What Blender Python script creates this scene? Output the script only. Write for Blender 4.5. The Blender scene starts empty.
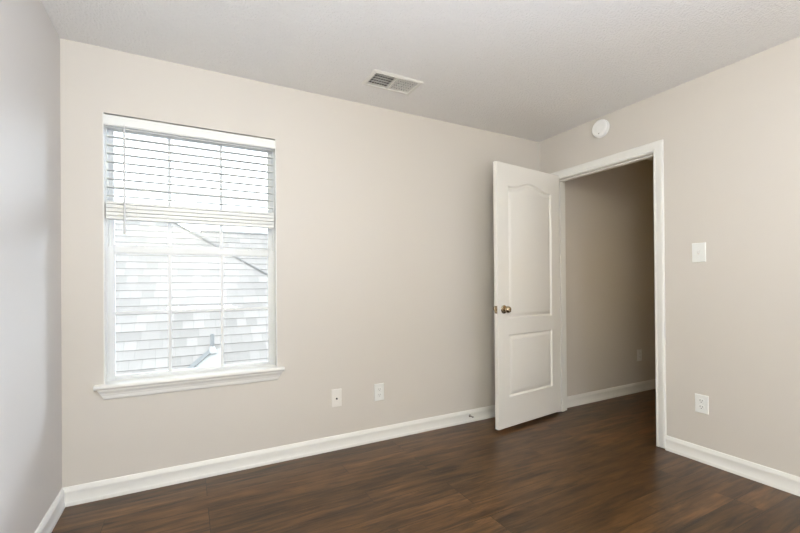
import bpy, bmesh, math, random
from mathutils import Vector, Matrix

random.seed(7)
S = bpy.context.scene
COL = S.collection

# ---------------------------------------------------------------- dimensions (metres)
W = 3.461            # width of the window wall
H = 2.44             # ceiling height
REAR = -3.62         # wall behind the camera
WT = 0.115           # thickness of the wall with the door
HALL_X = 6.2
HALL_Y0, HALL_Y1 = -0.127, -1.36
# window opening
OX0, OX1, OZ0, OZ1 = 0.178, 1.094, 0.585, 2.087
# doorway (finished opening)
DY0, DY1, DZ = -0.186, -1.026, 2.045

# ---------------------------------------------------------------- camera
F_PX, CY, YAW, PITCH, ROLL = 402.53, 281.47, 0.48616, 0.00406, -0.00777
cam_d = bpy.data.cameras.new('camera')
cam_d.sensor_width = 36.0
cam_d.lens = F_PX / 800 * 36
cam_d.shift_y = (CY - 266.5) / 800
cam_d.clip_start = 0.02
cam_o = bpy.data.objects.new('camera', cam_d)
COL.objects.link(cam_o)
fwd = Vector((math.sin(YAW) * math.cos(PITCH), math.cos(YAW) * math.cos(PITCH), math.sin(PITCH)))
rt0 = Vector((math.cos(YAW), -math.sin(YAW), 0))
up0 = rt0.cross(fwd)
rt = math.cos(ROLL) * rt0 + math.sin(ROLL) * up0
up = -math.sin(ROLL) * rt0 + math.cos(ROLL) * up0
M = Matrix((rt, up, -fwd)).transposed().to_4x4()
M.translation = Vector((0.5806, -2.6775, 1.1473))
cam_o.matrix_world = M
S.camera = cam_o

# ---------------------------------------------------------------- world, lights, exposure
S.view_settings.view_transform = 'Standard'
S.view_settings.look = 'None'
S.view_settings.gamma = 1.0
S.view_settings.use_curve_mapping = False
S.view_settings.exposure = -0.01

wd = bpy.data.worlds.new('overcast_sky')
S.world = wd
wd.use_nodes = True
wn = wd.node_tree
bg = wn.nodes['Background']
bg.inputs['Color'].default_value = (0.85, 0.925, 1.0, 1)
bg.inputs['Strength'].default_value = 5.0


def light(name, kind, loc, energy, color, size=None, size_y=None, rot=None, target=None):
    d = bpy.data.lights.new(name, kind)
    d.energy = energy
    d.color = color
    if kind == 'POINT':
        d.shadow_soft_size = size
    elif kind == 'AREA':
        d.shape = 'RECTANGLE' if size_y else 'SQUARE'
        d.size = size
        if size_y:
            d.size_y = size_y
    o = bpy.data.objects.new(name, d)
    o.location = loc
    if rot:
        o.rotation_euler = rot
    COL.objects.link(o)
    return o


# added point fill behind the photographer, in place of bounced flash
light('room_fill', 'POINT', (0.55, -3.2, 2.17), 68, (1.02, 1.04, 0.87), 0.2)
# added up-facing fill, bounced off the ceiling behind the photographer
light('bounce_fill', 'AREA', (0.75, -3.1, 0.85), 44, (0.94, 1.0, 1.14), 0.8, rot=(math.radians(180), 0, 0))
# added low fill at the back of the room, lifting the lower walls
light('low_fill', 'POINT', (2.3, -3.3, 1.0), 13, (0.98, 1.04, 1.2), 0.2)
# added cool fill at the solid right wall, unseen, brightening the left wall
light('side_fill', 'AREA', (W - 0.03, -2.85, 1.45), 19, (0.88, 1.18, 1.82), 1.3, 1.5, rot=(0, math.radians(90), 0)).data.spread = math.radians(115)

# hazy sun low over the neighbouring roof, grazing the left wall through the window
sun = light('hazy_sun', 'SUN', (4, 4, 6), 9.9, (1.0, 1.17, 1.42))
sun.rotation_euler = Vector((-0.72, -0.62, -0.42)).to_track_quat('-Z', 'Y').to_euler()
sun.data.angle = math.radians(35)
# added warm fill for the hall, hidden behind the wall right of the doorway
light('hall_fill', 'POINT', (3.95, -1.12, 1.25), 2.4, (0.92, 0.52, 0.0), 0.12)


# ---------------------------------------------------------------- materials
def new_mat(name):
    m = bpy.data.materials.new(name)
    m.use_nodes = True
    nt = m.node_tree
    return m, nt, nt.nodes['Principled BSDF']


def node(nt, kind, **kw):
    n = nt.nodes.new(kind)
    for k, v in kw.items():
        if k in n.inputs:
            n.inputs[k].default_value = v
        else:
            setattr(n, k, v)
    return n


def painted(name, col, rough, bump_scale, bump_strength, bump_dist=0.002, vary=0.02, spec=0.5, detail=4.0):
    m, nt, b = new_mat(name)
    tc = node(nt, 'ShaderNodeTexCoord')
    n = node(nt, 'ShaderNodeTexNoise', Scale=bump_scale, Detail=detail)
    nt.links.new(tc.outputs['Object'], n.inputs['Vector'])
    r = node(nt, 'ShaderNodeValToRGB')
    r.color_ramp.elements[0].color = tuple(c * (1 - vary) for c in col) + (1,)
    r.color_ramp.elements[1].color = tuple(min(1, c * (1 + vary)) for c in col) + (1,)
    nt.links.new(n.outputs['Fac'], r.inputs['Fac'])
    nt.links.new(r.outputs['Color'], b.inputs['Base Color'])
    bp = node(nt, 'ShaderNodeBump', Strength=bump_strength, Distance=bump_dist)
    nt.links.new(n.outputs['Fac'], bp.inputs['Height'])
    nt.links.new(bp.outputs['Normal'], b.inputs['Normal'])
    b.inputs['Roughness'].default_value = rough
    b.inputs['Specular IOR Level'].default_value = spec
    return m


def simple(name, col, rough=0.5, metal=0.0, spec=0.5):
    return painted_plain(name, col, rough, metal, spec)


def painted_plain(name, col, rough, metal, spec):
    m, nt, b = new_mat(name)
    tc = node(nt, 'ShaderNodeTexCoord')
    n = node(nt, 'ShaderNodeTexNoise', Scale=40.0, Detail=2.0)
    nt.links.new(tc.outputs['Object'], n.inputs['Vector'])
    mp = node(nt, 'ShaderNodeMapRange')
    mp.inputs['To Min'].default_value = max(0.02, rough - 0.04)
    mp.inputs['To Max'].default_value = rough + 0.04
    nt.links.new(n.outputs['Fac'], mp.inputs['Value'])
    nt.links.new(mp.outputs['Result'], b.inputs['Roughness'])
    b.inputs['Base Color'].default_value = col + (1,)
    b.inputs['Metallic'].default_value = metal
    b.inputs['Specular IOR Level'].default_value = spec
    return m


MAT = {}
MAT['wall'] = painted('greige_wall_paint', (0.645, 0.600, 0.545), 0.62, 260, 0.12, 0.001, 0.008)
MAT['trim'] = painted('white_trim_paint', (0.80, 0.785, 0.745), 0.34, 60, 0.02, 0.001, 0.006)
MAT['doorpaint'] = painted('white_door_paint', (0.80, 0.775, 0.725), 0.38, 120, 0.03, 0.001, 0.006)
MAT['vinyl'] = simple('white_vinyl', (0.78, 0.79, 0.79), 0.35)
MAT['plate'] = simple('white_plastic', (0.82, 0.82, 0.79), 0.35)
MAT['ivory'] = simple('offwhite_plastic', (0.80, 0.765, 0.715), 0.4)
MAT['shell'] = simple('bright_white_plastic', (0.90, 0.895, 0.88), 0.4)
MAT['dark'] = simple('dark_slot', (0.03, 0.028, 0.025), 0.7)
MAT['nickel'] = simple('antique_nickel', (0.44, 0.36, 0.255), 0.24, 1.0)
MAT['steel'] = simple('dull_steel', (0.33, 0.31, 0.28), 0.35, 1.0)
MAT['rubber'] = simple('grey_rubber', (0.32, 0.31, 0.30), 0.7)
MAT['register'] = simple('register_enamel', (0.80, 0.77, 0.70), 0.4)
MAT['duct'] = simple('duct_metal', (0.10, 0.085, 0.06), 0.6)
MAT['wand'] = simple('clear_grey_wand', (0.66, 0.66, 0.65), 0.3)
MAT['cord'] = simple('blind_cord', (0.72, 0.72, 0.70), 0.8)
MAT['pipe'] = simple('grey_vent_pipe', (0.148, 0.152, 0.152), 0.6)
MAT['flash'] = simple('grey_flashing', (0.279, 0.279, 0.270), 0.5)
MAT['siding'] = simple('pale_siding', (0.62, 0.62, 0.60), 0.7)
MAT['grass'] = painted('lawn', (0.10, 0.14, 0.05), 0.9, 6, 0.3, 0.02, 0.3)


def ceiling_mat():
    m, nt, b = new_mat('textured_ceiling')
    tc = node(nt, 'ShaderNodeTexCoord')
    n = node(nt, 'ShaderNodeTexNoise', Scale=88.0, Detail=3.0, Roughness=0.6)
    n2 = node(nt, 'ShaderNodeTexVoronoi', Scale=95.0)
    nt.links.new(tc.outputs['Object'], n.inputs['Vector'])
    nt.links.new(tc.outputs['Object'], n2.inputs['Vector'])
    rp = node(nt, 'ShaderNodeValToRGB')
    rp.color_ramp.elements[0].position = 0.38
    rp.color_ramp.elements[1].position = 0.62
    nt.links.new(n.outputs['Fac'], rp.inputs['Fac'])
    mx = node(nt, 'ShaderNodeMath', operation='MULTIPLY_ADD')
    mx.inputs[1].default_value = -0.6
    nt.links.new(n2.outputs['Distance'], mx.inputs[0])
    nt.links.new(rp.outputs['Color'], mx.inputs[2])
    bp = node(nt, 'ShaderNodeBump', Strength=0.65, Distance=0.005)
    nt.links.new(mx.outputs[0], bp.inputs['Height'])
    nt.links.new(bp.outputs['Normal'], b.inputs['Normal'])
    b.inputs['Base Color'].default_value = (0.89, 0.868, 0.826, 1)
    b.inputs['Roughness'].default_value = 0.9
    b.inputs['Specular IOR Level'].default_value = 0.2
    return m


def floor_mat():
    m, nt, b = new_mat('dark_plank_floor')
    L = nt.links.new
    tc = node(nt, 'ShaderNodeTexCoord')
    mp = node(nt, 'ShaderNodeMapping')
    mp.inputs['Location'].default_value = (0.55, 0.0, 0)
    L(tc.outputs['Object'], mp.inputs['Vector'])
    br = node(nt, 'ShaderNodeTexBrick', Scale=1.0)
    br.offset = 0.37
    br.offset_frequency = 3
    br.inputs['Brick Width'].default_value = 1.22
    br.inputs['Row Height'].default_value = 0.125
    br.inputs['Mortar Size'].default_value = 0.0018
    br.inputs['Mortar Smooth'].default_value = 0.3
    br.inputs['Bias'].default_value = 0.0
    br.inputs['Color1'].default_value = (0, 0, 0, 1)
    br.inputs['Color2'].default_value = (1, 1, 1, 1)
    br.inputs['Mortar'].default_value = (0.5, 0.5, 0.5, 1)
    L(mp.outputs['Vector'], br.inputs['Vector'])
    # per-plank shift of the grain
    sh = node(nt, 'ShaderNodeVectorMath', operation='SCALE')
    sh.inputs['Scale'].default_value = 7.3
    L(br.outputs['Color'], sh.inputs[0])
    ad = node(nt, 'ShaderNodeVectorMath', operation='ADD')
    L(mp.outputs['Vector'], ad.inputs[0])
    L(sh.outputs['Vector'], ad.inputs[1])
    st = node(nt, 'ShaderNodeMapping')
    st.inputs['Scale'].default_value = (1.3, 11.0, 1.0)
    L(ad.outputs['Vector'], st.inputs['Vector'])
    g1 = node(nt, 'ShaderNodeTexNoise', Scale=2.2, Detail=9.0, Roughness=0.66, Distortion=0.45)
    L(st.outputs['Vector'], g1.inputs['Vector'])
    st2 = node(nt, 'ShaderNodeMapping')
    st2.inputs['Scale'].default_value = (2.0, 55.0, 1.0)
    L(ad.outputs['Vector'], st2.inputs['Vector'])
    g2 = node(nt, 'ShaderNodeTexNoise', Scale=1.6, Detail=6.0, Roughness=0.7)
    L(st2.outputs['Vector'], g2.inputs['Vector'])
    # knots
    kst = node(nt, 'ShaderNodeMapping')
    kst.inputs['Scale'].default_value = (2.1, 7.0, 1.0)
    L(ad.outputs['Vector'], kst.inputs['Vector'])
    kn = node(nt, 'ShaderNodeTexVoronoi', Scale=1.0)
    L(kst.outputs['Vector'], kn.inputs['Vector'])
    kr = node(nt, 'ShaderNodeMapRange')
    kr.inputs['To Min'].default_value = 0.30
    kr.inputs['To Max'].default_value = 1.0
    kx = node(nt, 'ShaderNodeMath', operation='MULTIPLY_ADD')      # only some cells carry a knot
    kx.inputs[1].default_value = 0.20
    L(kn.outputs['Color'], kx.inputs[0])
    L(kn.outputs['Distance'], kx.inputs[2])
    kr.inputs['From Min'].default_value = 0.09
    kr.inputs['From Max'].default_value = 0.22
    L(kx.outputs[0], kr.inputs['Value'])
    rp = node(nt, 'ShaderNodeValToRGB')
    e = rp.color_ramp.elements
    e[0].position = 0.33
    e[0].color = (0.028, 0.0150, 0.0075, 1)
    e[1].position = 0.70
    e[1].color = (0.175, 0.084, 0.030, 1)
    k = e.new(0.5)
    k.color = (0.090, 0.0445, 0.0170, 1)
    L(g1.outputs['Fac'], rp.inputs['Fac'])
    # fine streaks
    fr = node(nt, 'ShaderNodeMapRange')
    fr.inputs['From Min'].default_value = 0.3
    fr.inputs['From Max'].default_value = 0.7
    fr.inputs['To Min'].default_value = 0.76
    fr.inputs['To Max'].default_value = 1.24
    L(g2.outputs['Fac'], fr.inputs['Value'])
    pv = node(nt, 'ShaderNodeMapRange')
    pv.inputs['To Min'].default_value = 0.72
    pv.inputs['To Max'].default_value = 1.26
    L(br.outputs['Color'], pv.inputs['Value'])
    m1 = node(nt, 'ShaderNodeMath', operation='MULTIPLY')
    L(fr.outputs['Result'], m1.inputs[0])
    L(pv.outputs['Result'], m1.inputs[1])
    m2 = node(nt, 'ShaderNodeMath', operation='MULTIPLY')
    L(m1.outputs[0], m2.inputs[0])
    L(kr.outputs['Result'], m2.inputs[1])
    seam = node(nt, 'ShaderNodeMapRange')
    seam.inputs['To Min'].default_value = 1.0
    seam.inputs['To Max'].default_value = 0.35
    L(br.outputs['Fac'], seam.inputs['Value'])
    m3 = node(nt, 'ShaderNodeMath', operation='MULTIPLY')
    L(m2.outputs[0], m3.inputs[0])
    L(seam.outputs['Result'], m3.inputs[1])
    vm = node(nt, 'ShaderNodeVectorMath', operation='SCALE')
    L(rp.outputs['Color'], vm.inputs[0])
    L(m3.outputs[0], vm.inputs['Scale'])
    L(vm.outputs['Vector'], b.inputs['Base Color'])
    rr = node(nt, 'ShaderNodeMapRange')
    rr.inputs['To Min'].default_value = 0.25
    rr.inputs['To Max'].default_value = 0.38
    L(g2.outputs['Fac'], rr.inputs['Value'])
    L(rr.outputs['Result'], b.inputs['Roughness'])
    hs = node(nt, 'ShaderNodeMath', operation='MULTIPLY_ADD')
    hs.inputs[1].default_value = -1.5
    L(br.outputs['Fac'], hs.inputs[0])
    L(g2.outputs['Fac'], hs.inputs[2])
    bp = node(nt, 'ShaderNodeBump', Strength=0.16, Distance=0.0015)
    L(hs.outputs[0], bp.inputs['Height'])
    L(bp.outputs['Normal'], b.inputs['Normal'])
    b.inputs['Specular IOR Level'].default_value = 0.36
    return m


def glass_mat():
    m, nt, b = new_mat('window_glass')
    nt.nodes.remove(b)
    out = [n for n in nt.nodes if n.type == 'OUTPUT_MATERIAL'][0]
    tr = node(nt, 'ShaderNodeBsdfTransparent')
    tr.inputs['Color'].default_value = (0.97, 0.985, 0.98, 1)
    gl = node(nt, 'ShaderNodeBsdfGlossy', Roughness=0.02)
    fz = node(nt, 'ShaderNodeFresnel', IOR=1.45)
    mx = node(nt, 'ShaderNodeMixShader')
    nt.links.new(fz.outputs[0], mx.inputs[0])
    nt.links.new(tr.outputs[0], mx.inputs[1])
    nt.links.new(gl.outputs[0], mx.inputs[2])
    nt.links.new(mx.outputs[0], out.inputs['Surface'])
    return m


def slat_mat():
    m, nt, b = new_mat('white_blind_slat')
    out = [n for n in nt.nodes if n.type == 'OUTPUT_MATERIAL'][0]
    b.inputs['Base Color'].default_value = (0.72, 0.72, 0.70, 1)
    b.inputs['Roughness'].default_value = 0.4
    tc = node(nt, 'ShaderNodeTexCoord')
    mp = node(nt, 'ShaderNodeMapping')
    mp.inputs['Scale'].default_value = (3, 160, 160)
    n = node(nt, 'ShaderNodeTexNoise', Scale=1.0, Detail=3.0)
    nt.links.new(tc.outputs['Object'], mp.inputs['Vector'])
    nt.links.new(mp.outputs['Vector'], n.inputs['Vector'])
    bp = node(nt, 'ShaderNodeBump', Strength=0.05, Distance=0.001)
    nt.links.new(n.outputs['Fac'], bp.inputs['Height'])
    nt.links.new(bp.outputs['Normal'], b.inputs['Normal'])
    tl = node(nt, 'ShaderNodeBsdfTranslucent')
    tl.inputs['Color'].default_value = (0.85, 0.86, 0.84, 1)
    mx = node(nt, 'ShaderNodeMixShader')
    mx.inputs[0].default_value = 0.24
    nt.links.new(b.outputs[0], mx.inputs[1])
    nt.links.new(tl.outputs[0], mx.inputs[2])
    nt.links.new(mx.outputs[0], out.inputs['Surface'])
    return m


def shingle_mat(name, base, dx):
    m, nt, b = new_mat(name)
    L = nt.links.new
    tc = node(nt, 'ShaderNodeTexCoord')
    mp = node(nt, 'ShaderNodeMapping')
    mp.inputs['Location'].default_value = (dx, 0, 0)
    L(tc.outputs['UV'], mp.inputs['Vector'])
    br = node(nt, 'ShaderNodeTexBrick', Scale=1.0)
    br.offset = 0.41
    br.offset_frequency = 2
    br.squash = 0.62
    br.squash_frequency = 2
    br.inputs['Brick Width'].default_value = 0.215
    br.inputs['Row Height'].default_value = 1.0
    br.inputs['Mortar Size'].default_value = 0.0028
    br.inputs['Mortar Smooth'].default_value = 0.1
    br.inputs['Color1'].default_value = tuple(c * 0.84 for c in base) + (1,)
    br.inputs['Color2'].default_value = tuple(min(1, c * 1.10) for c in base) + (1,)
    br.inputs['Mortar'].default_value = tuple(c * 0.76 for c in base) + (1,)
    L(mp.outputs['Vector'], br.inputs['Vector'])
    n = node(nt, 'ShaderNodeTexNoise', Scale=260.0, Detail=2.0)
    L(tc.outputs['Object'], n.inputs['Vector'])
    mr = node(nt, 'ShaderNodeMapRange')
    mr.inputs['To Min'].default_value = 0.9
    mr.inputs['To Max'].default_value = 1.1
    L(n.outputs['Fac'], mr.inputs['Value'])
    vm = node(nt, 'ShaderNodeVectorMath', operation='SCALE')
    L(br.outputs['Color'], vm.inputs[0])
    L(mr.outputs['Result'], vm.inputs['Scale'])
    L(vm.outputs['Vector'], b.inputs['Base Color'])
    b.inputs['Roughness'].default_value = 0.95
    b.inputs['Specular IOR Level'].default_value = 0.1
    return m


MAT['ceiling'] = ceiling_mat()
MAT['floor'] = floor_mat()
MAT['glass'] = glass_mat()
MAT['slat'] = slat_mat()
MAT['shingle'] = shingle_mat('weathered_shingles', (0.248, 0.232, 0.219), 0.0)
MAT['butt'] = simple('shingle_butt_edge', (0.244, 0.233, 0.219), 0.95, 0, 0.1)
MAT['cap'] = simple('ridge_cap_shingle', (0.218, 0.214, 0.209), 0.95, 0, 0.1)


# ---------------------------------------------------------------- mesh helpers
def obj(name, bm, mats, parent=None, smooth=None, loc=None):
    me = bpy.data.meshes.new(name)
    bm.to_mesh(me)
    bm.free()
    for m in (mats if isinstance(mats, (list, tuple)) else [mats]):
        me.materials.append(m)
    if smooth is not None:
        for p in me.polygons:
            p.use_smooth = True
        me.set_sharp_from_angle(angle=math.radians(smooth))
    o = bpy.data.objects.new(name, me)
    COL.objects.link(o)
    if parent:
        o.parent = parent
    if loc:
        o.location = loc
    return o


def empty(name, loc=(0, 0, 0), rotz=0.0):
    o = bpy.data.objects.new(name, None)
    o.empty_display_size = 0.05
    o.location = loc
    o.rotation_euler = (0, 0, rotz)
    COL.objects.link(o)
    return o


def tag(o, label=None, cat=None, group=None, kind=None):
    if label:
        o['label'] = label
    if cat:
        o['category'] = cat
    if group:
        o['group'] = group
    if kind:
        o['kind'] = kind
    return o


def box(bm, x0, x1, y0, y1, z0, z1, bevel=0.0, mi=0):
    r = bmesh.ops.create_cube(bm, size=1.0)
    vs = r['verts']
    for v in vs:
        v.co = Vector((x0 + (v.co.x + .5) * (x1 - x0), y0 + (v.co.y + .5) * (y1 - y0), z0 + (v.co.z + .5) * (z1 - z0)))
    fs = {f for v in vs for f in v.link_faces}
    for f in fs:
        f.material_index = mi
    if bevel:
        es = list({e for v in vs for e in v.link_edges})
        bmesh.ops.bevel(bm, geom=es, offset=bevel, segments=2, affect='EDGES', profile=0.6)
    return bm


def quad(bm, pts, mi=0):
    f = bm.faces.new([bm.verts.new(p) for p in pts])
    f.material_index = mi
    return f


def lathe(bm, prof, axis_o, axis_d, seg=28, mi=0, cap=True):
    """prof: list of (radius, height along the axis)"""
    d = Vector(axis_d).normalized()
    a = d.orthogonal().normalized()
    b = d.cross(a)
    o = Vector(axis_o)
    rings = []
    for r, h in prof:
        rings.append([bm.verts.new(o + d * h + (a * math.cos(t) + b * math.sin(t)) * max(r, 1e-5))
                      for t in [2 * math.pi * i / seg for i in range(seg)]])
    for k in range(len(rings) - 1):
        for i in range(seg):
            j = (i + 1) % seg
            f = bm.faces.new((rings[k][i], rings[k][j], rings[k + 1][j], rings[k + 1][i]))
            f.material_index = mi
    if cap:
        f = bm.faces.new(list(reversed(rings[0])))
        f.material_index = mi
        f = bm.faces.new(rings[-1])
        f.material_index = mi
    return bm


def sweep(bm, path, prof, frame, closed_ends=True):
    """mitred sweep. path: 3-D points; frame(i) -> (offset_dir scaled for the mitre, out_dir); prof: (offset, out)"""
    rings = []
    for i, p in enumerate(path):
        a, b = frame(i)
        rings.append([bm.verts.new(Vector(p) + Vector(a) * u + Vector(b) * v) for u, v in prof])
    n = len(prof)
    for k in range(len(rings) - 1):
        for i in range(n):
            j = (i + 1) % n
            bm.faces.new((rings[k][i], rings[k][j], rings[k + 1][j], rings[k + 1][i]))
    if closed_ends:
        bm.faces.new(list(reversed(rings[0])))
        bm.faces.new(rings[-1])
    bmesh.ops.recalc_face_normals(bm, faces=bm.faces[:])
    return bm


def rect_with_hole(bm, u0, u1, v0, v1, hu0, hu1, hv0, hv1, f, mi=0):
    """flat sheet in (u, v) with a rectangular hole; f(u, v) -> 3-D point"""
    us = [u0, hu0, hu1, u1]
    vs = [v0, hv0, hv1, v1]
    for i in range(3):
        for j in range(3):
            if i == 1 and j == 1:
                continue
            if us[i + 1] - us[i] < 1e-6 or vs[j + 1] - vs[j] < 1e-6:
                continue
            quad(bm, [f(us[i], vs[j]), f(us[i + 1], vs[j]), f(us[i + 1], vs[j + 1]), f(us[i], vs[j + 1])], mi)


def holed_wall(bm, u0, u1, v0, v1, hole, f, d0, d1):
    hu0, hu1, hv0, hv1 = hole
    for d in (d0, d1):
        rect_with_hole(bm, u0, u1, v0, v1, hu0, hu1, hv0, hv1, lambda u, v, d=d: f(u, v, d))
    for (a, b) in (((hu0, hv0), (hu0, hv1)), ((hu1, hv0), (hu1, hv1)), ((hu0, hv1), (hu1, hv1)), ((hu0, hv0), (hu1, hv0))):
        if abs(a[1] - v0) < 1e-6 and abs(b[1] - v0) < 1e-6:
            continue
        quad(bm, [f(*a, d0), f(*b, d0), f(*b, d1), f(*a, d1)])
    for (a, b) in (((u0, v0), (u0, v1)), ((u1, v0), (u1, v1)), ((u0, v1), (u1, v1)), ((u0, v0), (u1, v0))):
        if a[1] == b[1] == v0 and abs(hv0 - v0) < 1e-6:
            continue                      # a doorway: no sill across the floor
        quad(bm, [f(*a, d0), f(*b, d0), f(*b, d1), f(*a, d1)])
    bmesh.ops.remove_doubles(bm, verts=bm.verts[:], dist=1e-5)
    bmesh.ops.recalc_face_normals(bm, faces=bm.faces[:])
    return bm


# ================================================================= THE ROOM SHELL
bm = bmesh.new()
box(bm, -0.12, HALL_X + .1, REAR - 0.12, 0.14, -0.08, 0.0)
tag(obj('floor', bm, MAT['floor']), 'dark brown wood plank floor running through the doorway', 'floor', kind='structure')

VX0, VX1, VY0, VY1 = 1.606, 1.910, -0.446, -0.283   # duct opening of the ceiling register
bm = bmesh.new()
holed_wall(bm, -0.12, HALL_X + .1, REAR - 0.12, 0.14, (VX0, VX1, VY0, VY1), lambda u, v, d: (u, v, d), H, H + 0.10)
tag(obj('ceiling', bm, MAT['ceiling']), 'off-white textured ceiling', 'ceiling', kind='structure')

bm = bmesh.new()
holed_wall(bm, -0.12, W, 0.0, H, (OX0, OX1, OZ0, OZ1), lambda u, v, d: (u, d, v), 0.0, 0.14)
tag(obj('wall_back', bm, MAT['wall']), 'greige wall with the window', 'wall', kind='structure')

bm = bmesh.new()
box(bm, -0.12, 0.0, REAR, 0.0, 0.0, H)
tag(obj('wall_left', bm, MAT['wall']), 'greige wall at the left edge of the photo', 'wall', kind='structure')

bm = bmesh.new()
holed_wall(bm, REAR, 0.14, 0.0, H, (DY1 - 0.018, DY0 + 0.018, 0.0, DZ + 0.018), lambda u, v, d: (d, u, v), W, W + WT)
tag(obj('wall_right', bm, MAT['wall']), 'greige wall with the doorway', 'wall', kind='structure')

bm = bmesh.new()
box(bm, -0.12, W + WT, REAR - 0.12, REAR, 0.0, H)
tag(obj('wall_rear', bm, MAT['wall']), 'greige wall behind the photographer', 'wall', kind='structure')

bm = bmesh.new()
box(bm, W + WT, HALL_X, HALL_Y0, 0.14, 0.0, H)
tag(obj('wall_hall_back', bm, MAT['wall']), 'shaded hall wall seen through the open doorway', 'wall', kind='structure')
bm = bmesh.new()
box(bm, W + WT, HALL_X, HALL_Y1 - 0.1, HALL_Y1, 0.0, H)
tag(obj('wall_hall_front', bm, MAT['wall']), 'near wall of the hall, hidden behind the doorway wall', 'wall', kind='structure')
bm = bmesh.new()
box(bm, HALL_X, HALL_X + .1, HALL_Y1 - 0.1, 0.14, 0.0, H)
tag(obj('wall_hall_end', bm, MAT['wall']), 'far end wall of the hall', 'wall', kind='structure')

# ---- baseboards: profile (out from the wall, height)
BP = [(0, 0), (0.0165, 0), (0.0165, 0.014), (0.0150, 0.020), (0.0125, 0.024), (0.0120, 0.066), (0.0128, 0.071),
      (0.0120, 0.078), (0.0092, 0.084), (0.0078, 0.090), (0.0050, 0.0955), (0, 0.0976)]


def baseboard(name, path, outs, label):
    bm = bmesh.new()

    def fr(i):
        return outs[i], (0, 0, 1)
    sweep(bm, path, BP, fr)
    o = obj(name, bm, MAT['trim'], smooth=35)
    return tag(o, label, 'baseboard', kind='structure')


CAS_W = 0.064
baseboard('baseboard_back', [(0, 0, 0), (W, 0, 0)], [(1, -1, 0), (-1, -1, 0)], 'white baseboard under the window wall')
baseboard('baseboard_left', [(0, REAR, 0), (0, 0, 0)], [(1, 1, 0), (1, -1, 0)], 'white baseboard along the left wall')
baseboard('baseboard_right', [(W, DY1 - 0.005 - CAS_W, 0), (W, REAR, 0)], [(-1, 0, 0), (-1, 1, 0)], 'white baseboard right of the doorway')
baseboard('baseboard_hall', [(W + WT, HALL_Y0, 0), (HALL_X, HALL_Y0, 0)], [(0, -1, 0), (0, -1, 0)], 'white baseboard of the hall beyond the doorway')
baseboard('baseboard_rear', [(W, REAR, 0), (0, REAR, 0)], [(-1, 1, 0), (1, 1, 0)], 'white baseboard behind the photographer')

# ---- door casing (room side): profile (distance from the inner edge, out from the wall)
CP = [(0, 0), (0, 0.0085), (0.004, 0.0110), (0.012, 0.0112), (0.016, 0.0090), (0.021, 0.0100), (0.040, 0.0150),
      (0.048, 0.0170), (0.058, 0.0170), (0.062, 0.0150), (CAS_W, 0.0120), (CAS_W, 0)]
yl, yr, zt = DY0 + 0.005, DY1 - 0.005, DZ + 0.005


def casing(name, x, s, label):
    bm = bmesh.new()
    path = [(x, yl, 0.011), (x, yl, zt), (x, yr, zt), (x, yr, 0.011)]
    offs = [(0, 1, 0), (0, 1, 1), (0, -1, 1), (0, -1, 0)]
    sweep(bm, path, CP, lambda i: (offs[i], (s, 0, 0)))
    return tag(obj(name, bm, MAT['trim'], smooth=35), label, 'trim', kind='structure')


casing('trim_1', W, -1, 'white moulded casing around the doorway')
# hall-side casing, cut narrow where the hall wall meets the jamb
bm = bmesh.new()
box(bm, W + WT, W + WT + 0.012, DY1 - 0.06, DY1 - 0.005, 0.0, DZ + 0.06, 0.002)
box(bm, W + WT, W + WT + 0.012, DY1 - 0.005, DY0 + 0.004, DZ + 0.005, DZ + 0.06, 0.002)
tag(obj('trim_2', bm, MAT['trim']), 'white casing on the hall side of the doorway', 'trim', kind='structure')

# ---- door jamb with stop
bm = bmesh.new()
box(bm, W - 0.001, W + WT + 0.001, DY0, DY0 + 0.017, 0.0, DZ + 0.017)
box(bm, W - 0.001, W + WT + 0.001, DY1 - 0.017, DY1, 0.0, DZ + 0.017)
box(bm, W - 0.001, W + WT + 0.001, DY1, DY0, DZ, DZ + 0.017)
sx0, sx1 = W + 0.040, W + 0.078
box(bm, sx0, sx1, DY0 - 0.011, DY0, 0.0, DZ, 0.002)
box(bm, sx0, sx1, DY1, DY1 + 0.011, 0.0, DZ, 0.002)
box(bm, sx0, sx1, DY1 + 0.011, DY0 - 0.011, DZ - 0.011, DZ, 0.002)
tag(obj('trim_3', bm, MAT['trim']), 'white door jamb with its stop strip inside the doorway', 'trim', kind='structure')

# ================================================================= THE DOOR
DA = Vector((2.660, -0.325, 0.0))          # camera-side corner of the free edge
DB = Vector((3.447, -0.232, 0.0))          # camera-side corner at the hinges
DL = (DB - DA).length
ang = math.atan2(DB.y - DA.y, DB.x - DA.x)
DT = 0.035
DZ0, DZ1 = 0.027, 2.070
door = empty('door_1', (DA.x, DA.y, 0), ang)   # local x: along the door from the free edge; local -y: towards the camera
tag(door, 'white two-panel arched-top door standing open beside the doorway', 'door', kind='structure')


def panel_outline(u0, u1, z0, z1, arch):
    pts = [(u0, z0), (u1, z0), (u1, z1)]
    if arch:
        n = 36
        for i in range(1, n):
            t = i / n
            u = u1 + (u0 - u1) * t
            s = min(t, 1 - t) * 2                 # 0 at the shoulder, 1 at the crown
            k = min(1, max(0, (s - 0.16) / 0.84))
            z = z1 + arch * (0.5 - 0.5 * math.cos(math.pi * k))
            pts.append((u, z))
    pts.append((u0, z1))
    return pts


def inset(pts, d):
    out = []
    n = len(pts)
    for i in range(n):
        p0, p1, p2 = Vector(pts[i - 1]), Vector(pts[i]), Vector(pts[(i + 1) % n])
        a = (p1 - p0).normalized()
        b = (p2 - p1).normalized()
        na, nb = Vector((-a.y, a.x)), Vector((-b.y, b.x))
        m = (na + nb)
        m = m / max(0.3, m.dot(na))
        out.append((p1.x + m.x * d, p1.y + m.y * d))
    return out


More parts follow.
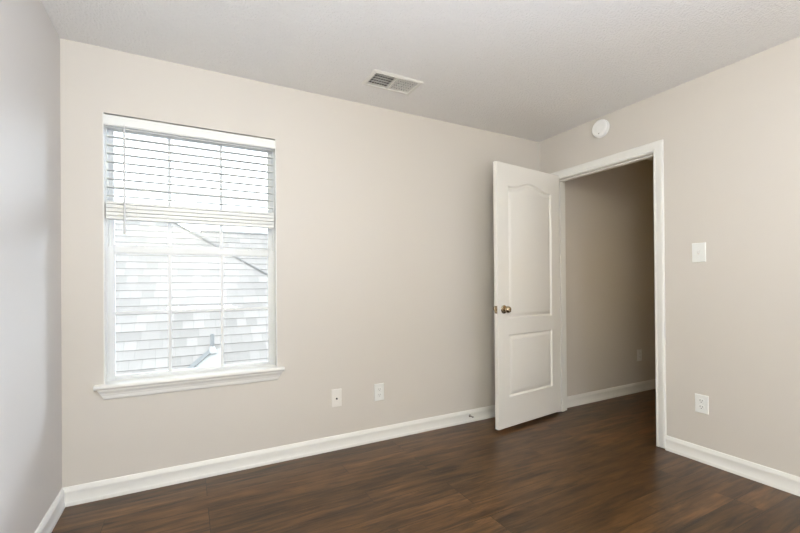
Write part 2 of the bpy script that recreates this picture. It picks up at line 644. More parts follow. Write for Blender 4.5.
def door_slab():
    bm = bmesh.new()
    panels = [panel_outline(0.122, 0.676, 0.862, 1.898, 0.048), panel_outline(0.122, 0.676, 0.258, 0.742, 0)]
    prof = [(0.0, 0.0), (0.002, 0.0014), (0.008, 0.0095), (0.011, 0.0112), (0.018, 0.0112), (0.021, 0.0100), (0.040, 0.0015), (0.045, 0.0006)]
    rect = [(0, DZ0), (DL, DZ0), (DL, DZ1), (0, DZ1)]
    e = 0.0018
    corner = {}
    for side in (0, 1):
        yy = (lambda dep: dep) if side == 0 else (lambda dep: DT - dep)
        edges = []
        rin = [(e, DZ0 + e), (DL - e, DZ0 + e), (DL - e, DZ1 - e), (e, DZ1 - e)]
        rv = [bm.verts.new((u, yy(0), z)) for u, z in rin]
        corner[side] = (rv, [bm.verts.new((u, yy(e), z)) for u, z in rect])
        for i in range(4):
            edges.append(bm.edges.new((rv[i], rv[(i + 1) % 4])))
        for P in panels:
            rings = []
            for off, dep in prof:
                rings.append([bm.verts.new((u, yy(dep), z)) for u, z in (inset(P, off) if off else P)])
            n = len(P)
            for i in range(n):
                edges.append(bm.edges.new((rings[0][i], rings[0][(i + 1) % n])))
            for k in range(len(rings) - 1):
                for i in range(n):
                    j = (i + 1) % n
                    bm.faces.new((rings[k][i], rings[k][j], rings[k + 1][j], rings[k + 1][i]))
            bm.faces.new(rings[-1])
        bmesh.ops.triangle_fill(bm, use_beauty=True, use_dissolve=False, edges=edges, normal=(0, -1 if side == 0 else 1, 0))
    for side in (0, 1):
        rv, ro = corner[side]
        for i in range(4):
            j = (i + 1) % 4
            bm.faces.new((rv[i], rv[j], ro[j], ro[i]))
    a, b = corner[0][1], corner[1][1]
    for i in range(4):
        j = (i + 1) % 4
        bm.faces.new((a[i], a[j], b[j], b[i]))
    bmesh.ops.recalc_face_normals(bm, faces=bm.faces[:])
    return bm


obj('slab', door_slab(), MAT['doorpaint'], door, smooth=28)


def knob(side):
    s = -1 if side == 0 else 1
    y0 = 0.0 if side == 0 else DT
    c = (0.068, y0, 0.940)
    d = (0, s, 0)
    bm = bmesh.new()
    lathe(bm, [(0.0105, 0.002), (0.0105, 0.018), (0.0125, 0.022), (0.0190, 0.026), (0.0245, 0.031), (0.0268, 0.038),
               (0.0262, 0.046), (0.0235, 0.053), (0.018, 0.0575), (0.009, 0.060), (0.0005, 0.0608)], c, d, 36)
    bmesh.ops.recalc_face_normals(bm, faces=bm.faces[:])
    k = obj('door_knob', bm, MAT['nickel'], door, smooth=50)
    bm = bmesh.new()
    lathe(bm, [(0.0330, 0.0), (0.0330, 0.002), (0.0312, 0.0055), (0.026, 0.0085), (0.0165, 0.0105), (0.012, 0.0112)], c, d, 36)
    bmesh.ops.recalc_face_normals(bm, faces=bm.faces[:])
    obj('rose', bm, MAT['nickel'], k, smooth=50)
    return k


tag(knob(0), 'antique nickel knob on the side of the door facing the camera')
tag(knob(1), 'antique nickel knob on the side of the door facing the wall')
bm = bmesh.new()
box(bm, -0.0010, 0.0006, 0.005, 0.030, 0.910, 0.968, 0.0005)
lp = obj('latch_plate', bm, MAT['nickel'], door)
bm = bmesh.new()
box(bm, -0.011, -0.0008, 0.0115, 0.0235, 0.931, 0.948, 0.002)
obj('latch_bolt', bm, MAT['nickel'], lp)
for hz in (0.22, 1.05, 1.86):
    bm = bmesh.new()
    lathe(bm, [(0.0055, 0.0), (0.0055, 0.089), (0.004, 0.094)], (DL + 0.004, DT + 0.004, hz), (0, 0, 1), 14)
    box(bm, DL - 0.0004, DL + 0.0012, 0.006, DT, hz, hz + 0.089)
    bmesh.ops.recalc_face_normals(bm, faces=bm.faces[:])
    obj('hinge', bm, MAT['nickel'], door, smooth=40)

# ================================================================= THE WINDOW
win = empty('window_1', (OX0, 0, OZ0))
tag(win, 'white double-hung window with grilles and a moulded sill', 'window', kind='structure')


def wpart(name, bm, mats, parent=None, smooth=None):
    """window parts are modelled in room coordinates; shift them to the window's own origin"""
    for v in bm.verts:
        v.co -= Vector((OX0, 0, OZ0))
    return obj(name, bm, mats, parent or win, smooth)


def frame_boxes(bm, x0, x1, z0, z1, y0, y1, wl, wr, wb, wt_, bev=0.0015):
    box(bm, x0, x0 + wl, y0, y1, z0, z1, bev)
    box(bm, x1 - wr, x1, y0, y1, z0, z1, bev)
    box(bm, x0 + wl, x1 - wr, y0, y1, z0, z0 + wb, bev)
    box(bm, x0 + wl, x1 - wr, y0, y1, z1 - wt_, z1, bev)


ST = 0.612   # top of the stool
bm = bmesh.new()
frame_boxes(bm, OX0 + .0005, OX1 - .0005, ST - 0.01, OZ1 - .0005, 0.066, 0.135, 0.012, 0.012, 0.014, 0.030)
box(bm, OX0 + 0.012, OX0 + 0.020, 0.094, 0.100, ST + 0.02, OZ1 - 0.03)
box(bm, OX1 - 0.020, OX1 - 0.012, 0.094, 0.100, ST + 0.02, OZ1 - 0.03)
wpart('frame', bm, MAT['vinyl'])

bm = bmesh.new()
box(bm, OX0 + .0003, OX0 + 0.005, -0.0005, 0.066, ST, OZ1 - .0003)
box(bm, OX1 - 0.005, OX1 - .0003, -0.0005, 0.066, ST, OZ1 - .0003)
wpart('jamb_liner', bm, MAT['trim'])

MUX = (0.489, 0.773)
LS = dict(x0=OX0 + 0.0125, x1=OX1 - 0.0125, z0=0.616, z1=1.365, y0=0.071, y1=0.093)
US = dict(x0=OX0 + 0.0125, x1=OX1 - 0.0125, z0=1.345, z1=2.062, y0=0.101, y1=0.124)


def sash(d, name, wb, wtop, ws, hz, label):
    bm = bmesh.new()
    frame_boxes(bm, d['x0'], d['x1'], d['z0'], d['z1'], d['y0'], d['y1'], ws, ws, wb, wtop, 0.003)
    # glazing bead
    frame_boxes(bm, d['x0'] + ws, d['x1'] - ws, d['z0'] + wb, d['z1'] - wtop, d['y0'] + 0.005, d['y1'] - 0.003, 0.005, 0.005, 0.005, 0.005, 0.0012)
    s = wpart(name, bm, MAT['vinyl'])
    tag(s, label)
    bm = bmesh.new()
    ym = (d['y0'] + d['y1']) / 2
    box(bm, d['x0'] + ws + .002, d['x1'] - ws - .002, ym - 0.0012, ym + 0.0012, d['z0'] + wb + .002, d['z1'] - wtop - .002)
    wpart('pane', bm, MAT['glass'], s)
    bm = bmesh.new()
    hw = 0.009
    for x in MUX:
        box(bm, x - hw, x + hw, ym - 0.007, ym - 0.0016, d['z0'] + wb, d['z1'] - wtop, 0.0015)
    xs = [d['x0'] + ws, MUX[0] - hw, MUX[0] + hw, MUX[1] - hw, MUX[1] + hw, d['x1'] - ws]
    for a, b in ((0, 1), (2, 3), (4, 5)):
        box(bm, xs[a], xs[b], ym - 0.007, ym - 0.0016, hz - hw, hz + hw, 0.0015)
    wpart('grille', bm, MAT['vinyl'], s)
    return s


sash(US, 'sash', 0.030, 0.030, 0.019, 1.705, 'upper sash set behind the blind')
ls = sash(LS, 'sash', 0.018, 0.034, 0.026, 0.990, 'lower sash in front of the shingled roof')
for xl in (0.338, 0.962):
    bm = bmesh.new()
    box(bm, xl - 0.030, xl + 0.030, 0.072, 0.100, 1.3648, 1.3705, 0.002)
    lathe(bm, [(0.011, 1.3705), (0.011, 1.377), (0.007, 1.379)], (xl - 0.006, 0.086, 0), (0, 0, 1), 16)
    box(bm, xl - 0.008, xl + 0.024, 0.074, 0.082, 1.3705, 1.3765, 0.002)
    wpart('sash_lock', bm, MAT['vinyl'], ls)
bm = bmesh.new()
for xx in (0.30, 0.97):
    box(bm, xx, xx + 0.05, 0.0640, 0.0712, 0.622, 0.629, 0.001)
wpart('lift_rail', bm, MAT['vinyl'], ls)

# stool with horns (front edge rounded) and the moulded apron under it
bm = bmesh.new()
zs0, zs1 = 0.588, ST
noseprof = [(0.0, zs0), (-0.030, zs0), (-0.0355, zs0 + .003), (-0.039, zs0 + .008), (-0.040, zs0 + .012), (-0.039, zs0 + .017), (-0.0355, zs0 + .0215), (-0.031, zs1), (0.0, zs1)]
hx0, hx1 = 0.139, 1.133
va = [bm.verts.new((hx0, y, z)) for y, z in noseprof]
vb = [bm.verts.new((hx1, y, z)) for y, z in noseprof]
for i in range(len(noseprof)):
    j = (i + 1) % len(noseprof)
    bm.faces.new((va[i], va[j], vb[j], vb[i]))
bm.faces.new(va)
bm.faces.new(list(reversed(vb)))
box(bm, OX0 + .0005, OX1 - .0005, -0.0005, 0.070, OZ0 + .0005, zs1)
bmesh.ops.recalc_face_normals(bm, faces=bm.faces[:])
wpart('sill', bm, MAT['trim'], smooth=35)
bm = bmesh.new()
ap = [(0, 0.588), (-0.028, 0.588), (-0.028, 0.580), (-0.024, 0.574), (-0.0185, 0.568), (-0.016, 0.560), (-0.0155, 0.556), (-0.0125, 0.553), (-0.0118, 0.538), (-0.0095, 0.533), (-0.006, 0.5285), (0, 0.5275)]
ax0, ax1 = 0.152, 1.122
rings = []
for end in (0, 1):
    r = []
    for y, z in ap:
        t = (0.588 - z) / 0.06
        x = (ax0 + 0.030 * t) if end == 0 else (ax1 - 0.030 * t)
        r.append(bm.verts.new((x, y, z)))
    rings.append(r)
for i in range(len(ap)):
    j = (i + 1) % len(ap)
    bm.faces.new((rings[0][i], rings[0][j], rings[1][j], rings[1][i]))
bm.faces.new(rings[0])
bm.faces.new(list(reversed(rings[1])))
bmesh.ops.recalc_face_normals(bm, faces=bm.faces[:])
wpart('apron', bm, MAT['trim'], smooth=35)

# ================================================================= THE BLIND
blind = empty('window_blind', ((OX0 + OX1) / 2, 0.03, OZ1))
tag(blind, 'white slatted blind raised over the upper half of the window', 'blind')
BO = Vector(((OX0 + OX1) / 2, 0.03, OZ1))


def bpart(name, bm, mat, parent=None, smooth=None):
    for v in bm.verts:
        v.co -= BO
    return obj(name, bm, mat, parent or blind, smooth)


BX0, BX1 = OX0 + 0.0055, OX1 - 0.0065
bm = bmesh.new()
vp = [(0.0, 2.023), (0.0, 2.0255), (-0.0035, 2.029), (-0.0035, 2.069), (0.0, 2.0725), (0.0, 2.078), (0.006, 2.078), (0.006, 2.023)]
va = [bm.verts.new((BX0, y + .003, z)) for y, z in vp]
vb = [bm.verts.new((BX1, y + .003, z)) for y, z in vp]
for i in range(len(vp)):
    j = (i + 1) % len(vp)
    bm.faces.new((va[i], va[j], vb[j], vb[i]))
bm.faces.new(va)
bm.faces.new(list(reversed(vb)))
bmesh.ops.recalc_face_normals(bm, faces=bm.faces[:])
bpart('valance', bm, MAT['plate'])
bm = bmesh.new()
box(bm, BX0 + .002, BX1 - .002, 0.014, 0.056, 2.034, 2.084, 0.002)
bpart('head_rail', bm, MAT['plate'])

SLAT_D, SLAT_T = 0.048, 0.0030


def slat_mesh():
    bm = bmesh.new()
    n = 6
    top, bot = [], []
    for i in range(n + 1):
        t = i / n - 0.5
        z = 0.0016 * (1 - (2 * t) ** 2)
        top.append((t * SLAT_D, z + SLAT_T / 2))
        bot.append((t * SLAT_D, z - SLAT_T / 2))
    loop = top + bot[::-1]
    x0, x1 = -(BX1 - BX0) / 2 + 0.006, (BX1 - BX0) / 2 - 0.006
    va = [bm.verts.new((x0, y, z)) for y, z in loop]
    vb = [bm.verts.new((x1, y, z)) for y, z in loop]
    for i in range(len(loop)):
        j = (i + 1) % len(loop)
        f = bm.faces.new((va[i], va[j], vb[j], vb[i]))
        f.material_index = 1 if i in (n, len(loop) - 1) else 0      # long edges: solid, no light passes lengthwise
    bm.faces.new(va)
    bm.faces.new(list(reversed(vb)))
    bmesh.ops.recalc_face_normals(bm, faces=bm.faces[:])
    return bm


SY = 0.036
first = obj('slat', slat_mesh(), [MAT['slat'], MAT['plate']], blind, smooth=40)
hang = [2.0165 - 0.0466 * i for i in range(9)]
spots = [(z, math.radians(2.5)) for z in hang if z > 1.63]
zst = 1.5335
stack = []
for i in range(22):
    if i in (6, 12, 18):
        zst += 0.0030
    stack.append((zst, math.radians(random.uniform(-1.0, 1.0))))
    zst += 0.0031
for i, (z, rx) in enumerate(spots + stack):
    o = first if i == 0 else first.copy()
    if i:
        COL.objects.link(o)
        o.parent = blind
    dy = 0 if z > 1.62 else random.uniform(-0.0015, 0.0015)
    o.location = (0, SY - BO.y + dy, z - BO.z)
    o.rotation_euler = (rx, 0, 0)
bm = bmesh.new()
box(bm, BX0 + .006, BX1 - .006, SY - 0.025, SY + 0.025, 1.512, 1.530, 0.004)
bpart('bottom_rail', bm, MAT['plate'])
# hold-down clips at the ends of the bottom rail
for x0, x1 in ((OX0 + .001, OX0 + .006), (OX1 - .006, OX1 - .001)):
    bm = bmesh.new()
    box(bm, x0, x1, 0.012, 0.045, 1.520, 1.600, 0.0015)
    bpart('end_bracket', bm, MAT['ivory'])
for x in (0.330, 0.636, 0.942):
    bm = bmesh.new()
    for y in (SY - 0.0262, SY + 0.0262):
        lathe(bm, [(0.0007, 0), (0.0007, 2.034 - 1.53)], (x, y, 1.53), (0, 0, 1), 6)
    bpart('ladder_cord', bm, MAT['cord'])
# tilt wand
bm = bmesh.new()
lathe(bm, [(0.0030, 0), (0.0058, 0.004), (0.0062, 0.02), (0.0058, 0.034), (0.0056, 0.06), (0.0056, 0.575), (0.0018, 0.60)], (0.276, -0.006, 1.430), (0, 0.004, 1), 10)
box(bm, 0.274, 0.278, -0.006, 0.016, 2.026, 2.034)
bpart('tilt_wand', bm, MAT['wand'], smooth=40)

# ================================================================= CEILING REGISTER
reg = empty('ceiling_vent', ((VX0 + VX1) / 2, (VY0 + VY1) / 2, H))
tag(reg, 'white metal air register in the ceiling above the window wall', 'air vent')
RO = Vector(reg.location)


def rpart(name, bm, mat, parent=None, smooth=None):
    for v in bm.verts:
        v.co -= RO
    return obj(name, bm, mat, parent or reg, smooth)


rx0, rx1, ry0, ry1 = 1.583, 1.933, -0.468, -0.262
bm = bmesh.new()
outer = [(rx0, ry0), (rx1, ry0), (rx1, ry1), (rx0, ry1)]


def rectin(d):
    return [(rx0 + d, ry0 + d), (rx1 - d, ry0 + d), (rx1 - d, ry1 - d), (rx0 + d, ry1 - d)]


rings = []
for d, z in ((0, 0), (0.001, -0.0025), (0.010, -0.0055), (0.024, -0.0065), (0.026, -0.005), (0.026, 0.012)):
    rings.append([bm.verts.new((x, y, H + z)) for x, y in rectin(d)])
for k in range(len(rings) - 1):
    for i in range(4):
        j = (i + 1) % 4
        bm.faces.new((rings[k][i], rings[k][j], rings[k + 1][j], rings[k + 1][i]))
bmesh.ops.recalc_face_normals(bm, faces=bm.faces[:])
rpart('frame', bm, MAT['register'])
xm = (rx0 + rx1) / 2
bm = bmesh.new()
box(bm, xm - 0.006, xm + 0.006, ry0 + 0.0262, ry1 - 0.0262, H - 0.0055, H + 0.010, 0.001)
rpart('divider', bm, MAT['register'])
bm = bmesh.new()
for a, b in (((VX0, VY0), (VX1, VY0)), ((VX1, VY0), (VX1, VY1)), ((VX1, VY1), (VX0, VY1)), ((VX0, VY1), (VX0, VY0))):
    a2 = (a[0] + (0.002 if a[0] == VX0 else -0.002), a[1] + (0.002 if a[1] == VY0 else -0.002))
    b2 = (b[0] + (0.002 if b[0] == VX0 else -0.002), b[1] + (0.002 if b[1] == VY0 else -0.002))
    quad(bm, [(a2[0], a2[1], H + .013), (b2[0], b2[1], H + .013), (b2[0], b2[1], H + .16), (a2[0], a2[1], H + .16)])
quad(bm, [(VX0 + .002, VY0 + .002, H + .16), (VX1 - .002, VY0 + .002, H + .16), (VX1 - .002, VY1 - .002, H + .16), (VX0 + .002, VY1 - .002, H + .16)])
bmesh.ops.recalc_face_normals(bm, faces=bm.faces[:])
rpart('duct_box', bm, MAT['duct'])
n = 8
for half in (0, 1):
    a = rx0 + 0.027 if half == 0 else xm + 0.007
    b = xm - 0.007 if half == 0 else rx1 - 0.027
    tilt = math.radians(42 if half == 0 else -25)
    ch = 0.0068 if half == 0 else 0.0052
    for i in range(n):
        x = a + (b - a) * (i + 0.5) / n
        bm = bmesh.new()
        box(bm, -0.0006, 0.0006, ry0 + 0.0262, ry1 - 0.0262, -ch, ch)
        R = Matrix.Rotation(tilt, 4, 'Y')
        for v in bm.verts:
            v.co = R @ v.co + Vector((x, 0, H + 0.003))
        rpart('louver', bm, MAT['register'])
for i in range(5):
    y = ry0 + 0.030 + (ry1 - ry0 - 0.060) * (i + .5) / 5
    bm = bmesh.new()
    box(bm, rx0 + 0.028, rx1 - 0.028, y - 0.0009, y + 0.0009, H + 0.010, H + 0.020)
    rpart('damper_vane', bm, MAT['register'])
for x in (rx0 + 0.011, rx1 - 0.011):
    bm = bmesh.new()
    lathe(bm, [(0.0035, 0.0045), (0.0035, 0.0062), (0.002, 0.0072)], (x, (ry0 + ry1) / 2, H), (0, 0, -1), 10)
    bmesh.ops.recalc_face_normals(bm, faces=bm.faces[:])
    rpart('screw', bm, MAT['register'])

# ================================================================= SMOKE DETECTOR
dc = Vector((W, -0.632, 2.346))
det = empty('smoke_detector', dc)
tag(det, 'round white smoke detector on the wall above the doorway', 'smoke detector')
bm = bmesh.new()
lathe(bm, [(0.0690, 0.0), (0.0690, 0.008), (0.0660, 0.009)], (0, 0, 0), (-1, 0, 0), 48)
bmesh.ops.recalc_face_normals(bm, faces=bm.faces[:])
obj('base_plate', bm, MAT['shell'], det, smooth=40)
bm = bmesh.new()
lathe(bm, [(0.0640, 0.008), (0.0660, 0.012), (0.0660, 0.022), (0.0645, 0.027), (0.060, 0.031), (0.050, 0.0335), (0.036, 0.0345), (0.0345, 0.0335), (0.033, 0.0345), (0.015, 0.0350), (0.0005, 0.0352)],
      (0, 0, 0), (-1, 0, 0), 48)
bmesh.ops.recalc_face_normals(bm, faces=bm.faces[:])
obj('cover', bm, MAT['shell'], det, smooth=40)
bm = bmesh.new()
lathe(bm, [(0.0042, 0.033), (0.0042, 0.0355), (0.002, 0.0362)], (0, -0.0, -0.043), (-1, 0, 0), 14)
bmesh.ops.recalc_face_normals(bm, faces=bm.faces[:])
tag(obj('indicator', bm, MAT['rubber'], det), 'small grey indicator light')
bm = bmesh.new()
lathe(bm, [(0.010, 0.0345), (0.010, 0.0368), (0.008, 0.0378)], (0, 0.012, 0.012), (-1, 0, 0), 20)
bmesh.ops.recalc_face_normals(bm, faces=bm.faces[:])
obj('test_button', bm, MAT['shell'], det)


# ================================================================= WALL PLATES
# built facing local -Y (wall behind at y = 0), origin at the middle of the back of the plate
def plate_body(w, h, mat, parent):
    bm = bmesh.new()
    rings = []
    for d, y in ((0, 0), (0, -0.0025), (0.0015, -0.0048), (0.004, -0.0060)):
        rings.append([bm.verts.new(p) for p in ((-w / 2 + d, y, -h / 2 + d), (w / 2 - d, y, -h / 2 + d), (w / 2 - d, y, h / 2 - d), (-w / 2 + d, y, h / 2 - d))])
    for k in range(len(rings) - 1):
        for i in range(4):
            j = (i + 1) % 4
            bm.faces.new((rings[k][i], rings[k][j], rings[k + 1][j], rings[k + 1][i]))
    bm.faces.new(rings[-1])
    bm.faces.new(list(reversed(rings[0])))
    bmesh.ops.recalc_face_normals(bm, faces=bm.faces[:])
    return obj('cover_plate', bm, mat, parent)


def screw_bm(x, z):
    bm = bmesh.new()
    lathe(bm, [(0.0034, 0.0055), (0.0034, 0.0068), (0.002, 0.0074)], (x, 0, z), (0, -1, 0), 12)
    bmesh.ops.recalc_face_normals(bm, faces=bm.faces[:])
    return bm


def outlet(loc, rotz, w, h, mat, slotmat, label, detail=True):
    t = empty('wall_outlet', loc, rotz)
    tag(t, label, 'outlet')
    plate_body(w, h, mat, t)
    obj('screw', screw_bm(0, 0), mat, t)
    for cz in (-0.0195, 0.0195):
        bm = bmesh.new()
        n = 32
        ring = []
        for i in range(n):
            a = 2 * math.pi * i / n
            ring.append((0.0172 * math.cos(a), max(-0.0142, min(0.0142, 0.0172 * math.sin(a)))))
        v0 = [bm.verts.new((x, -0.0058, z + cz)) for x, z in ring]
        v1 = [bm.verts.new((x, -0.0076, z + cz)) for x, z in ring]
        v2 = [bm.verts.new((x * .95, -0.0082, z * .95 + cz)) for x, z in ring]
        for a_, b_ in ((v0, v1), (v1, v2)):
            for i in range(n):
                j = (i + 1) % n
                bm.faces.new((a_[i], a_[j], b_[j], b_[i]))
        bm.faces.new(v2)
        bmesh.ops.recalc_face_normals(bm, faces=bm.faces[:])
        r = obj('receptacle', bm, mat, t)
        for sx, sh in ((-0.0064, 0.0088), (0.0064, 0.0074)):
            bm = bmesh.new()
            box(bm, sx - 0.0014, sx + 0.0014, -0.00835, -0.0080, cz + 0.0035 - sh / 2, cz + 0.0035 + sh / 2)
            obj('slot', bm, slotmat, r)
        bm = bmesh.new()
        lathe(bm, [(0.0027, 0.0080), (0.0027, 0.00835)], (0, 0, cz - 0.0075), (0, -1, 0), 12)
        bmesh.ops.recalc_face_normals(bm, faces=bm.faces[:])
        obj('ground_hole', bm, slotmat, r)
    return t


greyslot = simple('grey_slot', (0.20, 0.20, 0.18), 0.7)
outlet((1.816, 0, 0.353), 0, 0.076, 0.124, MAT['plate'], greyslot, 'white electrical outlet on the window wall, right of the cable plate')
outlet((W, -1.310, 0.367), math.radians(-90), 0.076, 0.116, MAT['plate'], MAT['dark'], 'white electrical outlet low on the wall right of the doorway')
outlet((4.742, HALL_Y0, 0.377), 0, 0.076, 0.120, MAT['plate'], greyslot, 'small white outlet on the shaded hall wall through the doorway')

jack = empty('cable_plate', (1.490, 0, 0.356))
tag(jack, 'off-white wall plate with one dark cable jack under the window wall', 'wall plate')
plate_body(0.074, 0.122, MAT['ivory'], jack)
bm = bmesh.new()
lathe(bm, [(0.0065, 0.0055), (0.0065, 0.0085), (0.0047, 0.0087), (0.0047, 0.016), (0.0040, 0.0165)], (0.0, 0, -0.004), (0, -1, 0), 12)
bmesh.ops.recalc_face_normals(bm, faces=bm.faces[:])
j_ = obj('coax_jack', bm, MAT['dark'], jack)
tag(j_, 'dark cable jack')
for z in (-0.042, 0.042):
    obj('screw', screw_bm(0, z), MAT['ivory'], jack)

sw = empty('light_switch', (W, -1.303, 1.327), math.radians(-90))
tag(sw, 'white toggle light switch on the wall right of the doorway', 'light switch')
plate_body(0.078, 0.122, MAT['plate'], sw)
bm = bmesh.new()
box(bm, -0.0055, 0.0055, -0.0075, -0.0055, -0.0125, 0.0125, 0.0006)
obj('toggle_bezel', bm, MAT['ivory'], sw)
bm = bmesh.new()
box(bm, -0.0042, 0.0042, -0.011, 0.009, -0.004, 0.004, 0.0012)
R = Matrix.Rotation(math.radians(28), 4, 'X')
for v in bm.verts:
    v.co = R @ v.co + Vector((0, -0.010, 0.003))
obj('toggle', bm, MAT['plate'], sw)
for z in (-0.030, 0.030):
    obj('screw', screw_bm(0, z), MAT['plate'], sw)

# ================================================================= DOOR STOP
ds = empty('door_stop', (2.629, -0.0120, 0.054))
tag(ds, 'small metal door stop on the baseboard left of the open door', 'door stop')
bm = bmesh.new()
lathe(bm, [(0.011, 0.0), (0.011, 0.003), (0.008, 0.007), (0.005, 0.009)], (0, 0, 0), (0, -1, 0), 18)
bmesh.ops.recalc_face_normals(bm, faces=bm.faces[:])
obj('flange', bm, MAT['steel'], ds, smooth=40)
bm = bmesh.new()
prof = []
for i in range(8):
    prof += [(0.0042, 0.008 + 0.003 * i), (0.0056, 0.0095 + 0.003 * i)]
prof.append((0.0042, 0.033))
lathe(bm, prof, (0, 0, 0), (0, -1, 0), 14)
bmesh.ops.recalc_face_normals(bm, faces=bm.faces[:])
obj('spring', bm, MAT['steel'], ds)
bm = bmesh.new()
lathe(bm, [(0.0060, 0.032), (0.0066, 0.035), (0.0066, 0.041), (0.0050, 0.045)], (0, 0, 0), (0, -1, 0), 16)
bmesh.ops.recalc_face_normals(bm, faces=bm.faces[:])
tag(obj('rubber_tip', bm, MAT['rubber'], ds, smooth=40), 'grey rubber tip')

# ================================================================= THE HOUSE OUTSIDE
house = empty('house', (0.6, 3.6, -3.2))
tag(house, 'neighbouring house with pale weathered shingle roof outside the window', 'house')
HO = Vector(house.location)


def hpart(name, bm, mats, parent=None, smooth=None):
    for v in bm.verts:
        v.co -= HO
    return obj(name, bm, mats, parent or house, smooth)


def hip_x(y):
    # x of the hip line over depth y
    return 0.421 + (4.92 - y) * (1.297 / 0.857)


def roof(name, y0, z0, y1, m, step, x0f, x1f, mats):
    """a roof slope of stepped courses rising away from us; x0f/x1f give its ends over y"""
    bm = bmesh.new()
    uv = bm.loops.layers.uv.new('UVMap')
    n = int(round((y1 - y0) / step))
    t = 0.011
    nx = Vector((0, -m, 1)).normalized()
    for i in range(n):
        ya, yb = y0 + i * step, y0 + (i + 1) * step
        za, zb = z0 + (ya - y0) * m, z0 + (yb - y0) * m
        A0, A1 = Vector((x0f(ya), ya, za)) + nx * t, Vector((x1f(ya), ya, za)) + nx * t
        B0, B1 = Vector((x0f(yb), yb, zb)) + nx * 0.001, Vector((x1f(yb), yb, zb)) + nx * 0.001
        f = quad(bm, [A0, A1, B1, B0], 0)
        for l, (u, v) in zip(f.loops, ((A0.x, i), (A1.x, i), (B1.x, i + 1), (B0.x, i + 1))):
            l[uv].uv = (u + 0.31 * math.sin(i * 12.9898) * 7.0, v + (0.0005 if v == i else -0.0005))
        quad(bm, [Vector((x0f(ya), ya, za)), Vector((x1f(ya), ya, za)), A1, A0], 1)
    # underside
    quad(bm, [(x0f(y0), y0, z0 - .02), (x0f(y1), y1, z0 + (y1 - y0) * m - .02), (x1f(y1), y1, z0 + (y1 - y0) * m - .02), (x1f(y0), y0, z0 - .02)], 1)
    return hpart(name, bm, mats)


def tube_between(bm, a, b, r, seg=8):
    a, b = Vector(a), Vector(b)
    lathe(bm, [(r, 0), (r, (b - a).length)], a, b - a, seg)
    return bm


RY0 = 2.898 - 0.1 * 12
RZ0 = 0.130 - 0.1 * 12
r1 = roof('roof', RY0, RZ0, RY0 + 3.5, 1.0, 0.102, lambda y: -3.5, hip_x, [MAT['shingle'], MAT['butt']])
bm = bmesh.new()
ya, yb = RY0, RY0 + 3.5
pa = Vector((hip_x(ya), ya, RZ0 + .012))
pb = Vector((hip_x(yb), yb, RZ0 + 3.5 + .012))
d = (pb - pa).normalized()
side = d.cross(Vector((0, 0, 1))).normalized()
upv = side.cross(d)
prof = [(-0.026, -0.006), (-0.012, 0.004), (0.0, 0.008), (0.012, 0.004), (0.026, -0.006)]
va = [bm.verts.new(pa + side * s + upv * u) for s, u in prof]
vb = [bm.verts.new(pb + side * s + upv * u) for s, u in prof]
for i in range(4):
    bm.faces.new((va[i], va[i + 1], vb[i + 1], vb[i]))
bmesh.ops.solidify(bm, geom=bm.faces[:], thickness=0.006)
bmesh.ops.recalc_face_normals(bm, faces=bm.faces[:])
hpart('hip_cap', bm, MAT['cap'])
# the slope behind, with its level ridge
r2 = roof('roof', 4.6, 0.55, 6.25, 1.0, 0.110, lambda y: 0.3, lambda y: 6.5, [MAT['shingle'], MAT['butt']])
bm = bmesh.new()
tube_between(bm, (0.82, 6.25, 2.215), (6.5, 6.25, 2.215), 0.028, 10)
bmesh.ops.recalc_face_normals(bm, faces=bm.faces[:])
hpart('ridge_cap', bm, MAT['cap'])
bm = bmesh.new()
box(bm, -3.3, 6.3, 2.0, 6.2, -3.2, -1.1)
hpart('wall', bm, MAT['siding'])
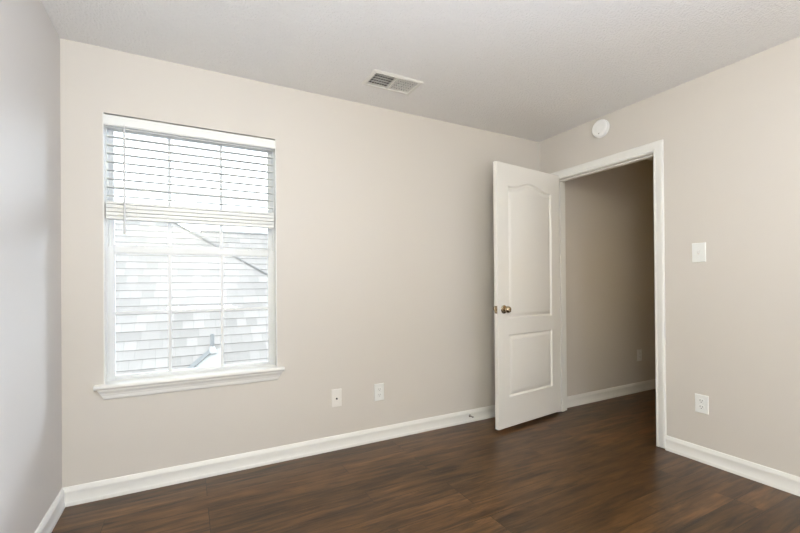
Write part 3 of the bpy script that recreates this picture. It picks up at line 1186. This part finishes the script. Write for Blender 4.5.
# plumbing vent through the near slope
vx, vy = 0.862, 3.05
vz = 0.130 + (vy - 2.898)
bm = bmesh.new()
lathe(bm, [(0.024, -0.10), (0.024, 0.205), (0.019, 0.205), (0.019, 0.12)], (vx, vy, vz + 0.02), (0, 0, 1), 16)
bmesh.ops.recalc_face_normals(bm, faces=bm.faces[:])
vp_ = hpart('vent_pipe', bm, MAT['pipe'], smooth=40)
bm = bmesh.new()
nx = Vector((0, -1, 1)).normalized()
lathe(bm, [(0.060, 0.0), (0.045, 0.030), (0.030, 0.070), (0.0245, 0.075)], (vx, vy - 0.015, vz - 0.005), (0, -0.15, 1), 18)
pl = []
for x, dy in ((vx - 0.44, -0.30), (vx + 0.14, -0.30), (vx + 0.12, 0.03), (vx - 0.02, 0.0)):
    pl.append((x, vy + dy, vz + dy))
for off in (0.014, 0.019):
    quad(bm, [Vector(p) + nx * off for p in pl])
for i in range(4):
    j = (i + 1) % 4
    quad(bm, [Vector(pl[i]) + nx * .014, Vector(pl[j]) + nx * .014, Vector(pl[j]) + nx * .019, Vector(pl[i]) + nx * .019])
# turned-up edge of the flashing on its left side
e0, e1 = Vector(pl[0]), Vector(pl[3])
ed = (e1 - e0).normalized()
es = ed.cross(nx).normalized()
ring0 = [bm.verts.new(e0 + es * a + nx * b_) for a, b_ in ((-.02, .012), (.03, .012), (.03, .045), (-.02, .045))]
ring1 = [bm.verts.new(e1 + es * a + nx * b_) for a, b_ in ((-.02, .012), (.03, .012), (.03, .045), (-.02, .045))]
for i in range(4):
    bm.faces.new((ring0[i], ring0[(i + 1) % 4], ring1[(i + 1) % 4], ring1[i])).material_index = 1
bm.faces.new(ring0).material_index = 1
bm.faces.new(ring1).material_index = 1
bmesh.ops.recalc_face_normals(bm, faces=bm.faces[:])
fl = hpart('flashing', bm, [MAT['flash'], MAT['pipe']], smooth=30)

bm = bmesh.new()
quad(bm, [(-30, 0.2, -3.2), (30, 0.2, -3.2), (30, 40, -3.2), (-30, 40, -3.2)])
tag(obj('lawn', bm, MAT['grass']), 'ground outside below the neighbouring house', 'ground', kind='structure')
